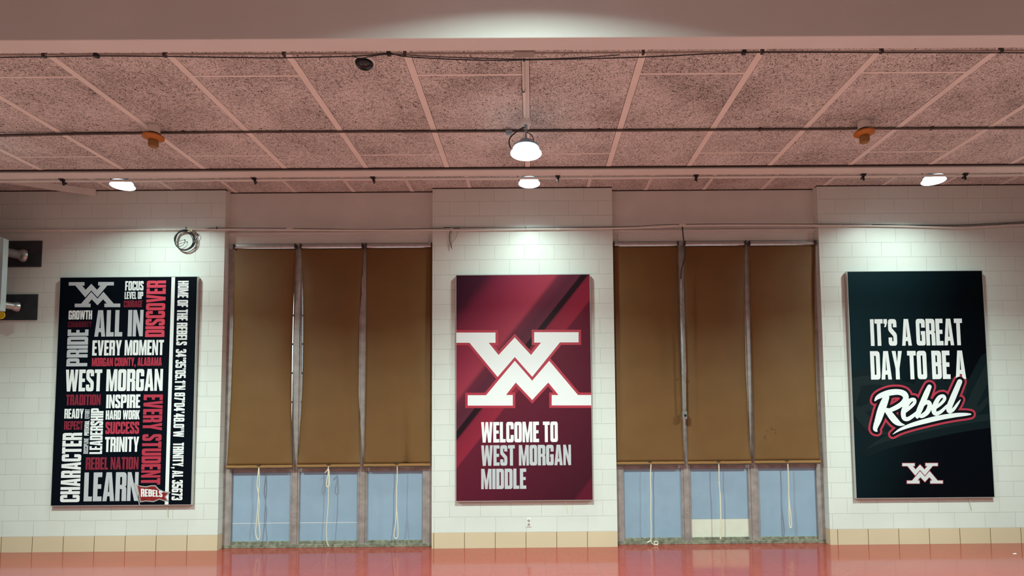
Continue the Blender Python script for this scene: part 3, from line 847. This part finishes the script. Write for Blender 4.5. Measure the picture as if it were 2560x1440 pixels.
def script_layer(m, grow, lay, mapf, name, clip=None):
    """one clean sheet: everything closer than `grow` to the brush strokes"""
    import numpy as np
    st_ = 4.0
    xs = np.arange(430, 1580, st_); ys = np.arange(20, 720, st_)
    GX, GY = np.meshgrid(xs, ys)
    D = np.full(GX.shape, 1e9)
    for st in STROKES:
        sm = spline(st, 8)
        for a, b in zip(sm[:-1], sm[1:]):
            dx, dy = b[0]-a[0], b[1]-a[1]; l2 = dx*dx+dy*dy or 1e-9
            t = np.clip(((GX-a[0])*dx+(GY-a[1])*dy)/l2, 0, 1)
            d = np.hypot(GX-a[0]-t*dx, GY-a[1]-t*dy) - (max(1.5, a[2]/2)*(1-t)+max(1.5, b[2]/2)*t)
            D = np.minimum(D, d)
    D = D-grow
    f = fnl(lay, mapf); mb = MB(); ny, nx = D.shape
    for j in range(ny-1):
        i = 0
        while i < nx-1:
            q = (D[j, i], D[j, i+1], D[j+1, i+1], D[j+1, i])
            n_in = sum(v < 0 for v in q)
            if n_in == 4:
                k = i
                while k < nx-2 and max(D[j, k+1], D[j, k+2], D[j+1, k+2], D[j+1, k+1]) < 0: k += 1
                mb.add([f(xs[i], ys[j]), f(xs[k+1], ys[j]), f(xs[k+1], ys[j+1]), f(xs[i], ys[j+1])], [(0, 1, 2, 3)])
                i = k+1; continue
            if n_in:
                cs = ((xs[i], ys[j]), (xs[i+1], ys[j]), (xs[i+1], ys[j+1]), (xs[i], ys[j+1])); poly = []
                for k in range(4):
                    p, v = cs[k], q[k]; p2, v2 = cs[(k+1) % 4], q[(k+1) % 4]
                    if v < 0: poly.append(p)
                    if (v < 0) != (v2 < 0):
                        t = v/(v-v2); poly.append((p[0]+(p2[0]-p[0])*t, p[1]+(p2[1]-p[1])*t))
                mb.add([f(*p) for p in poly], [tuple(range(len(poly)))])
            i += 1
    o = mb.build(name, m, PR)
    if clip: clip_box(o, *clip)
    return o


big = lambda x, y: c6(-871+1.86*x, -253+1.63*y)
cl = (4.372, 6.195, .62, 3.64)
script_layer(M_ghost2, 46, 1, big, 'ghost_script', cl)
script_layer(M_ghost, 0, 3, big, 'ghost_script', cl)
script_layer(M_crim, 47, 4, c6, 'script_outline')
script_layer(M_ink, 26, 5, c6, 'script_outline')
mw = mat('worn_white_ink', (.78, .82, .84), .5, spec=.12)
nt_ = mw.node_tree; n_ = nd(nt_, 'ShaderNodeTexNoise'); n_.inputs['Scale'].default_value = 26; n_.inputs['Detail'].default_value = 9; n_.inputs['Roughness'].default_value = .7
t_ = nd(nt_, 'ShaderNodeTexCoord'); nt_.links.new(t_.outputs['Object'], n_.inputs['Vector'])
nt_.links.new(ramp(nt_, n_.outputs['Fac'], [(.0, (.78, .82, .84)), (.655, (.78, .82, .84)), (.67, (.02, .03, .035))]), nt_.nodes['Principled BSDF'].inputs['Base Color'])
script_layer(mw, 0, 6, c6, 'printed_script')['label'] = 'worn white brush script'

# loose cords below the posters
for root, (xa, ya, xb, yb) in ((PL, (418, 1262, 420, 1293)), (PC, (1414, 1252, 1419, 1283)), (PR, (2423, 1244, 2429, 1276))):
    p, q_ = at(xa, ya, -.03), at(xb, yb, -.008)
    MB().tube([p, q_], .003, 6).lathe([(.004, -.004), (.008, 0), (.004, .004)], 8, p).build('loose_cord', M_paletag, root)


# ------------------------------------------------------------------ high bay lamps
def lamp_parts(root, x, y, zc_, watts):
    """fixture hanging from a ceiling at zc_; lens about .30 below"""
    zb = zc_-.298
    MB().lathe([(.048, 0), (.048, -.034), (.044, -.040)], 20, (x, y, zc_)).build('mounting_box', M_white, root, smooth=True)
    hk = MB()
    hk.tube([(x, y, zc_-.038), (x, y, zc_-.066)], .013, 10)
    ring = [(x+.012*math.cos(a), y, zc_-.080+.016*math.sin(a)) for a in [2*PI*i/14 for i in range(15)]]
    hk.tube(ring, .0035, 6, caps=False)
    hk.tube([(x, y, zc_-.092), (x, y, zc_-.174)], [.007, .012], 10)
    hk.build('hook', M_lampbody, root, smooth=True)
    MB().lathe([(.03, .126), (.048, .122), (.058, .110), (.060, .090), (.05, .084)], 28, (x, y, zb)).build('driver_housing', M_lampbody, root, smooth=True)
    fins = MB()
    for i in range(32):
        a = 2*PI*i/32; ca, sa = math.cos(a), math.sin(a)
        fins.obox((x+.075*ca, y+.075*sa, zb+.072), (.030*ca, .030*sa, 0), (-.0016*sa, .0016*ca, 0), (0, 0, .009))
    fins.lathe([(.052, .086), (.052, .036), (.100, .034), (.118, .028), (.05, .026)], 32, (x, y, zb))
    fins.build('heat_sink', M_lampbody, root)
    MB().lathe([(.070, .064), (.106, .062), (.112, .052), (.110, .040), (.070, .038)], 36, (x, y, zb)).build('upper_refractor', M_glow2, root, smooth=True)
    MB().lathe([(.100, .026), (.120, .024), (.129, .016), (.131, .008), (.126, .003), (.114, .003), (.108, .012)], 40, (x, y, zb)).build('refractor_ring', M_glow, root, smooth=True)
    MB().lathe([(.113, .010), (.110, .003), (.08, -.0005), (.02, -.002)], 40, (x, y, zb)).build('lens', M_lens, root, smooth=True)
    MB().tube(spline([(x-.012, y, zc_-.06), (x-.06, y-.01, zc_-.09), (x-.128, y-.015, zc_-.15), (x-.142, y-.01, zc_-.20), (x-.126, y, zc_-.245)], 6), .0055, 8).build('power_cord', M_cable, root, smooth=True)
    MB().tube(spline([(x+.008, y, zc_-.105), (x+.05, y, zc_-.13), (x+.065, y, zc_-.17), (x+.062, y, zc_-.19)], 6), .0035, 8).build('safety_cable', M_cable, root, smooth=True)
    ld = bpy.data.lights.new('lamp_light', 'AREA'); ld.shape = 'DISK'; ld.size = .20; ld.energy = watts; ld.color = LAMP_COL; ld.spread = math.radians(152)
    lo = bpy.data.objects.new('lamp_light', ld); C.objects.link(lo); lo.parent = root
    lo.location = Vector((x, y, zb-.008)) - root.location


def lamp(label, x, y, zc_, group=None, feed=False):
    r = thing('high_bay_lamp', label, 'ceiling lamp', (x, y, zc_), group); lamp_parts(r, x, y, zc_, LAMP_W if y > -1 else LAMP_W*(7.2 if y > -3 else 2.4))
    if feed: MB().tube([(x+.012, y-.14, zc_-.010), (x+.008, y-.045, zc_-.012)], .008, 8).build('feed_pipe', M_paint, r, smooth=True)
    return r


lamp('lit round lamp hanging by a hook from the lower ceiling, nearest in view', .067, -2.95, ZN, feed=True)
lamp('lit round lamp close to the wall above the word-covered black poster', -4.87, -.83, ZF)
lamp('lit round lamp close to the wall above the maroon banner', .083, -.83, ZF)
lamp('lit round lamp close to the wall above the dark poster on the right', 5.04, -.83, ZF)
for lb, x, y, z in (('lit lamp over the left end of the hall, beyond the frame', -4.87, -2.85, ZN), ('lit lamp over the right end of the hall, beyond the frame', 5.04, -2.85, ZN)):
    lamp(lb, x, y, z)
g = 'lamps over the front of the hall'
for y in (-5.35, -7.9, -10.6):
    for x in (-4.9, .08, 5.04): lamp('lit round high bay lamp over the front of the hall', x, y, ZF, g)

# ------------------------------------------------------------------ conduits and cables under the ceiling
def run(pts, Y, r, n=5): return MB().tube(spline([at(x, y, Y) for x, y in pts], n), r, 8)


r_ = thing('conduit', 'thin grey conduit clipped along the ceiling just behind the foreground beam', 'conduit', tuple(at(1280, 134, -3.90)))
run([(-60, 137.5), (600, 135), (1280, 133), (1900, 130), (2620, 126.5)], -3.90, .0065).build('pipe', mat('tan_conduit', (.40, .34, .30), .5, var=.2, vscale=6), r_, smooth=True)
for px in (110, 412, 710, 1012, 1608, 1906, 2204, 2503):
    p = at(px, 138-px*.0047, -3.90)
    MB().box(p.x-.009, p.x+.009, -3.912, -3.886, p.z-.014, ZN).build('conduit_clamp', M_dark, r_)
p = at(1310, 133, -3.90)
MB().box(p.x-.07, p.x+.07, -3.93, -3.87, p.z-.012, ZN).build('joint_box', mat('tan_conduit', (.4, .34, .3)), r_, bevel=.004)
r_ = thing('cable', 'black cable drooping along the ceiling behind the foreground beam', 'cable', tuple(at(1280, 150, -3.93)))
run([(-60, 144), (110, 142), (241, 140), (410, 141), (640, 144.5), (760, 143.5), (900, 140), (972, 134), (1020, 142), (1180, 150), (1310, 150), (1600, 143), (1860, 131.5), (2200, 131.5), (2620, 132)], -3.93, .0038).build('strand', M_cable, r_, smooth=True)
run([(886, 142), (905, 145), (972, 136), (1100, 142), (1300, 148), (1450, 144), (1550, 137)], -3.94, .003).build('strand', M_cable, r_, smooth=True)
for px, py in ((241, 139), (972, 134), (1860, 131)):
    p = at(px, py, -3.93); MB().box(p.x-.014, p.x+.014, -3.945, -3.915, p.z-.013, p.z+.013).build('cable_clip', M_black, r_, bevel=.004)
for px, py in ((1310, 150),):
    p = at(px, py, -3.93); MB().box(p.x-.006, p.x+.006, -3.94, -3.92, p.z-.006, p.z+.006).build('cable_clip', M_black, r_)

r_ = thing('conduit', 'dark conduit across the ceiling linking the two amber detectors', 'conduit', tuple(at(1280, 328, -2.80)))
run([(-60, 341.5), (150, 336.5), (330, 334), (383, 332), (440, 333), (640, 330.5), (1280, 328.5), (1900, 324.5), (2110, 323), (2158, 320), (2210, 322), (2620, 320.5)], -2.80, .0085).build('pipe', mat('brown_conduit', (.13, .10, .09), .5, var=.3, vscale=9), r_, smooth=True)
run([(-60, 337.5), (330, 330.5), (440, 330), (1280, 325.5), (2110, 319.5), (2210, 319), (2620, 317.5)], -2.79, .004).build('strand', M_cable, r_, smooth=True)
for px in (460, 1497, 1900, 2330):
    p = at(px, 331-px*.0044, -2.80); MB().box(p.x-.010, p.x+.010, -2.815, -2.78, p.z-.011, ZN).build('conduit_clamp', M_dark, r_)
p = at(1272, 331, -2.83)
tag(MB().box(p.x-.027, p.x+.027, -2.845, -2.812, p.z-.016, p.z+.014).box(p.x-.012, p.x-.006, -2.84, -2.83, p.z-.026, p.z-.016).box(p.x+.008, p.x+.014, -2.84, -2.83, p.z-.026, p.z-.016)
    .build('cable_connector', M_lampbody, None, loc=(p.x, -2.83, p.z)), 'small dark plug on the ceiling conduit left of the nearest hanging lamp', 'plug')

# conduit running along the middle strip to the nearest lamp
r_ = thing('conduit', 'white conduit along the ceiling strip feeding the nearest hanging lamp', 'conduit', (.06, -3.8, ZN))
MB().tube([(.058, -3.80, ZN-.012), (.056, -3.42, ZN-.012)], .009, 8).build('pipe', M_paint, r_, smooth=True)
MB().tube([(.084, -3.85, ZN-.010), (.079, -3.095, ZN-.010)], .008, 8).build('pipe', M_paint, r_, smooth=True)
MB().box(.046, .066, -3.425, -3.40, ZN-.02, ZN-.002).build('end_fitting', M_dark, r_)
MB().box(.052, .064, -3.74, -3.71, ZN-.024, ZN-.002).build('end_fitting', M_paint, r_)

# conduit hung under the flange of the ceiling step
r_ = thing('conduit', 'painted conduit under the edge where the ceiling steps up near the wall', 'conduit', (0, -1.86, 4.22))
MB().tube([(XL+.02, -1.862, 4.212), (XR-.02, -1.862, 4.212)], .012, 10).build('pipe', M_paint, r_, smooth=True)
for px, py in ((155, 432), (635, 430), (933, 428), (1395, 427), (1741, 422), (2160, 420), (2415, 418)):
    x = at(px, py, -1.90).x
    c_ = MB(); c_.box(x-.030, x+.020, -1.910, -1.878, 4.212, 4.2195).box(x-.014, x+.014, -1.905, -1.880, 4.196, 4.214).box(x-.009, x+.009, -1.885, -1.845, 4.180, 4.198).box(x+.0, x+.009, -1.89, -1.87, 4.158, 4.182)
    c_.build('beam_clamp', M_black, r_)

# ------------------------------------------------------------------ detectors and camera
def detector(label, px, py):
    x, y = at(px, py+8, -2.892).x, -2.892
    r = thing('heat_detector', label, 'smoke detector', (x, y, ZN), 'amber detectors on the ceiling conduit')
    MB().lathe([(.046, 0), (.048, -.008), (.048, -.066), (.044, -.070)], 20, (x, y, ZN)).build('back_box', M_strip, r, smooth=True)
    MB().lathe([(.050, -.066), (.056, -.070), (.058, -.084), (.05, -.090)], 20, (x, y, ZN)).build('gasket', M_black, r, smooth=True)
    MB().lathe([(.060, -.050), (.080, -.056), (.082, -.068), (.066, -.082), (.046, -.090), (.036, -.092)], 28, (x, y, ZN-.034)).build('flared_base', M_orange, r, smooth=True)
    MB().lathe([(.034, -.090), (.034, -.098), (.039, -.100), (.039, -.135), (.034, -.148), (.018, -.154)], 24, (x, y, ZN-.034)).build('sensor_head', M_amber2, r, smooth=True)


detector('amber flared detector on the dark ceiling conduit, left of the lamps', 384, 326)
detector('amber flared detector on the dark ceiling conduit, right of the lamps', 2160, 311)
p = Vector((atz(909, 146, ZN).x, -3.785, ZN))
r_ = thing('security_camera', 'black security camera dome in a white ring on the ceiling behind the beam', 'camera', (p.x, p.y, ZN))
MB().lathe([(.074, 0), (.076, -.006), (.074, -.020), (.066, -.025)], 32, (p.x, p.y, ZN)).build('base_ring', M_white, r_, smooth=True)
MB().lathe([(.064, -.024), (.061, -.035), (.05, -.050), (.03, -.060), (.008, -.064)], 32, (p.x, p.y, ZN)).build('dome', mat('gloss_black_dome', (.004, .007, .012), .06), r_, smooth=True)

# ------------------------------------------------------------------ wall conduit, cables
YW = -.022
r_ = thing('conduit', 'thin white conduit with a strapped black cable running along the block wall above the posters', 'conduit', tuple(at(1280, 573, YW)))
WP = [(-60, 577), (440, 574), (565, 574), (900, 576), (1085, 575.5), (1300, 574), (1532, 571), (1640, 567.5), (1700, 564.5), (1850, 563), (2046, 564), (2200, 565), (2330, 568), (2400, 569.5), (2480, 565.5), (2620, 559)]
run(WP, YW, .0135).build('pipe', M_paint, r_, smooth=True)
for px, py in ((155, 576), (1130, 575), (1395, 573), (1500, 571.5), (2100, 564.5)):
    p = at(px, py, YW); MB().box(p.x-.02, p.x+.02, YW-.013, -.0005, p.z-.014, p.z+.014).build('coupling', M_paint, r_, bevel=.003)
for px, py in ((725, 574.5), (1706, 564)):
    p = at(px, py, YW); MB().box(p.x-.045, p.x+.045, YW-.016, YW+.02, p.z-.014, p.z+.02).build('junction_fitting', M_paint, r_, bevel=.004)
run([(478, 573.5), (510, 572), (545, 570), (700, 570.5), (900, 573.5), (1040, 572), (1128, 569), (1137, 568.5), (1532, 567.5), (1700, 560.5), (2046, 560)], YW-.004, .0038).build('strapped_cable', M_cable, r_, smooth=True)
run([(2046, 560), (2200, 561), (2340, 564.5), (2440, 563), (2620, 554)], YW-.004, .0038).build('strapped_cable', M_cable, r_, smooth=True)
run([(2180, 562), (2340, 562.5), (2440, 560.5), (2620, 551)], YW-.007, .0035).build('strapped_cable', M_cable, r_, smooth=True)
for px, py in ((466, 572), (543, 571.5), (1314, 570)):
    p = at(px, py, YW); MB().box(p.x-.004, p.x+.004, YW-.016, YW-.002, p.z-.012, p.z+.022).build('cable_tie', M_black, r_)

r_ = thing('cable_coil', 'coil of black cable hanging from the wall conduit above the word-covered poster', 'cable coil', tuple(at(463, 600, -.03)))
random.seed(3)
for k in range(6):
    pts = []; ph = random.random()*.5; jx, jy = random.uniform(-2, 2), random.uniform(-2, 2); rx, ry = 23.5+random.uniform(-2, 2.5), 24+random.uniform(-2.5, 2)
    for i in range(29):
        a = 2*PI*i/28
        pts.append(at(461.5+jx+rx*math.cos(a)*(1+.05*math.sin(3*a+ph*9)), 600+jy+ry*math.sin(a), -.036-.003*k+.004*math.sin(a*2+ph*6)))
    MB().tube(pts, .0045, 7, caps=False).build('loop', M_cable, r_, smooth=True)
run([(437, 607), (448, 603), (461, 600), (462, 606), (457, 613), (447, 617)], -.034, .003).lathe([(.002, -.01), (.011, 0), (.002, .01)], 10, at(462, 600, -.034)).build('loose_end', M_cable, r_, smooth=True)
run([(488, 580), (494, 585), (495, 592), (489, 599)], -.034, .003).build('loose_end', M_cable, r_, smooth=True)
p = at(475, 577, -.05); MB().obox(p, (.028, 0, -.004), (0, .004, 0), (.004, 0, .018)).build('pale_tag', M_paletag, r_)
p = at(484, 581, -.046); MB().obox(p, (.022, 0, -.006), (0, .004, 0), (.004, 0, .016)).build('brown_tag', M_brownbox, r_)

r_ = thing('wire_tail', 'short bundle of cut wires dangling from the wall conduit left of the maroon banner', 'wire', tuple(at(1128, 595, -.025)))
run([(1150, 571), (1136, 571), (1128, 576), (1124, 586), (1124, 600), (1127, 612), (1130, 623)], -.030, .0042).build('strand', M_cable, r_, smooth=True)
run([(1130, 574), (1127, 590), (1128, 606), (1129, 616), (1126, 618)], -.026, .0035).build('strand', mat('tan_wire', (.35, .27, .22), .5), r_, smooth=True)
run([(1145, 576), (1142, 588), (1137, 598), (1131, 604), (1129, 612)], -.026, .003).build('strand', mat('tan_wire', (.35, .27, .22), .5), r_, smooth=True)

# switch drop in front of the right window
r_ = thing('switch_drop', 'galvanised conduit with a small switch box running down in front of the right window', 'conduit', tuple(at(1711, 1040, -.01)))
run([(1706, 567), (1708, 590), (1711, 612), (1713, 632), (1711, 650), (1706, 664), (1703, 680), (1702, 700)], -.022, .0085).build('flexible_lead', M_dark, r_, smooth=True)
run([(1702, 698), (1703, 800), (1706, 900), (1708.5, 1000), (1710, 1030)], -.022, .010, 3).build('pipe', M_steel, r_, smooth=True)
run([(1706.5, 725), (1708, 900), (1711, 1030)], -.018, .006, 3).build('pipe', M_steel, r_, smooth=True)
p = at(1711, 1038.5, -.02)
sb = MB().box(p.x-.030, p.x+.030, -.045, .012, p.z-.050, p.z+.050).build('switch_box', M_steel, r_, bevel=.005)
MB().lathe([(.017, 0), (.017, .006), (.012, .010)], 16, (p.x+.006, -.045, p.z), axis=(0, -1, 0)).build('knob', M_black, sb)
for px, py in ((1704, 760), (1709, 940)):
    q_ = at(px, py, -.022); MB().box(q_.x-.016, q_.x+.016, -.036, .012, q_.z-.010, q_.z+.010).build('strap', M_steel, r_)

# pull string hanging from the raised ceiling at the right
p0 = at(2460.5, 436, -.45); p1 = at(2451, 521, -.45)
r_ = thing('pull_string', 'thin pale string dangling from the ceiling above the dark poster on the right', 'string', (p0.x, -.45, ZF))
pa = Vector((p0.x, -.45, ZF)); pb = Vector((p1.x, -.45, p1.z))
MB().tube([pa, pa.lerp(pb, .5), pb], .002, 6).build('string', M_cord, r_)
MB().tube([pa.lerp(pb, .02), pa.lerp(pb, .2)], .004, 6).build('sleeve', M_white, r_)
MB().tube([pa.lerp(pb, .82), pb], .004, 6).build('toggle', M_white, r_)

# outlet under the maroon banner
p = at(1322, 1306, 0)
r_ = thing('wall_outlet', 'white double socket outlet on the block wall below the maroon banner', 'outlet', (p.x, 0, p.z))
MB().box(p.x-.035, p.x+.035, -.008, -.0005, p.z-.057, p.z+.057).build('cover_plate', M_white, r_, bevel=.003)
for s in (-1, 1):
    so = MB().lathe([(.018, 0), (.018, .002), (.016, .003)], 18, (p.x, -.008, p.z+s*.024), axis=(0, -1, 0)).build('socket', mat('socket_grey', (.42, .42, .40), .5), r_)
    MB().box(p.x-.009, p.x-.005, -.0125, -.0108, p.z+s*.024-.006, p.z+s*.024+.006).box(p.x+.005, p.x+.009, -.0125, -.0108, p.z+s*.024-.006, p.z+s*.024+.006).build('slots', M_black, so)

# ------------------------------------------------------------------ plates, pipes and heater at the left edge
def plate(label, box, pipe_px, rad, collar, pm):
    x0, y0, x1, y1 = box
    a, b = at(x0, y0, -.004), at(x1, y1, -.004)
    r = thing('pipe_plate', label, 'pipe plate', (b.x, 0, b.z))
    MB().box(a.x, b.x, -.014, -.0008, b.z, a.z).build('back_plate', M_slate, r, bevel=.002)
    c = at(*pipe_px, -.02); e = Vector((c.x-.24, -.47, c.z+.02))
    ax = (e-c).normalized()
    MB().tube([c+ax*.0, e], rad, 20).build('pipe', pm, r, smooth=True)
    MB().lathe([(collar, 0), (collar, .02), (collar*.86, .045), (rad*1.06, .06)], 28, c, axis=ax).build('collar', M_steel, r, smooth=True)
    return r


plate('slate grey wall plate with a wrapped pipe, upper of the two beside the heater', (4, 603, 103.5, 667), (62, 640), .058, .088, M_pipe)
r_ = plate('slate grey wall plate with a bare metal pipe, lower of the two beside the heater', (-2, 736.5, 93, 800), (46, 768), .048, .066, M_steel)
p = at(3, 788, -.42)
tg = MB().lathe([(.05, -.004), (.052, 0), (.05, .004)], 18, p, axis=(0, -1, 0)).build('tag', M_yellow, r_, smooth=True)
rg = [at(2+5*math.cos(a), 770+7*math.sin(a), -.43) for a in [2*PI*i/14 for i in range(15)]]
MB().tube(rg, .005, 6, caps=False).build('ring', M_cord, tg)
hA, hB = at(13, 600, -.56), at(4, 776, -.56)
r_ = thing('unit_heater', 'pale blue louvred unit heater hung on the wall at the left edge', 'heater', (hB.x-.4, -.55, hB.z))
zt_, zb_ = hA.z, hB.z
MB().box(hA.x-.9, hA.x-.075, -.86, -.55, zb_, zt_).build('cabinet', M_black, r_)
MB().box(hA.x-.045, hA.x+.02, -.60, -.53, zb_-.01, zt_+.01).build('edge_channel', M_heater, r_, bevel=.004)
MB().box(hA.x-.9, hA.x-.03, -.90, -.53, zt_, zt_+.03).build('top_cover', M_heater, r_, bevel=.004)
for i in range(9):
    z = zb_+.12+i*(zt_-zb_-.30)/9
    MB().box(hA.x-.85, hA.x-.062, -.885, -.86, z, z+.035).build('louvre', M_heater, r_, bevel=.003)
MB().box(hA.x-.12, hA.x-.055, -.90, -.55, zt_-.16, zt_).build('side_panel', M_heater, r_)
for y in (-.82, -.6): MB().tube([(hA.x-.3, y, zt_+.02), (hA.x-.3, y, ZF)], .006, 8).build('hanger_rod', M_steel, r_)

# paper scrap on the floor
p = atz(2537, 1385, 0)
tag(MB().obox(Vector((p.x, p.y, .004)), (.018, .004, .002), (-.003, .012, 0), (0, 0, .0015)).build('paper_scrap', M_paper, None, loc=(p.x, p.y, 0)),
    'tiny white paper scrap on the red floor near the right edge', 'scrap')
bpy.context.view_layer.update()
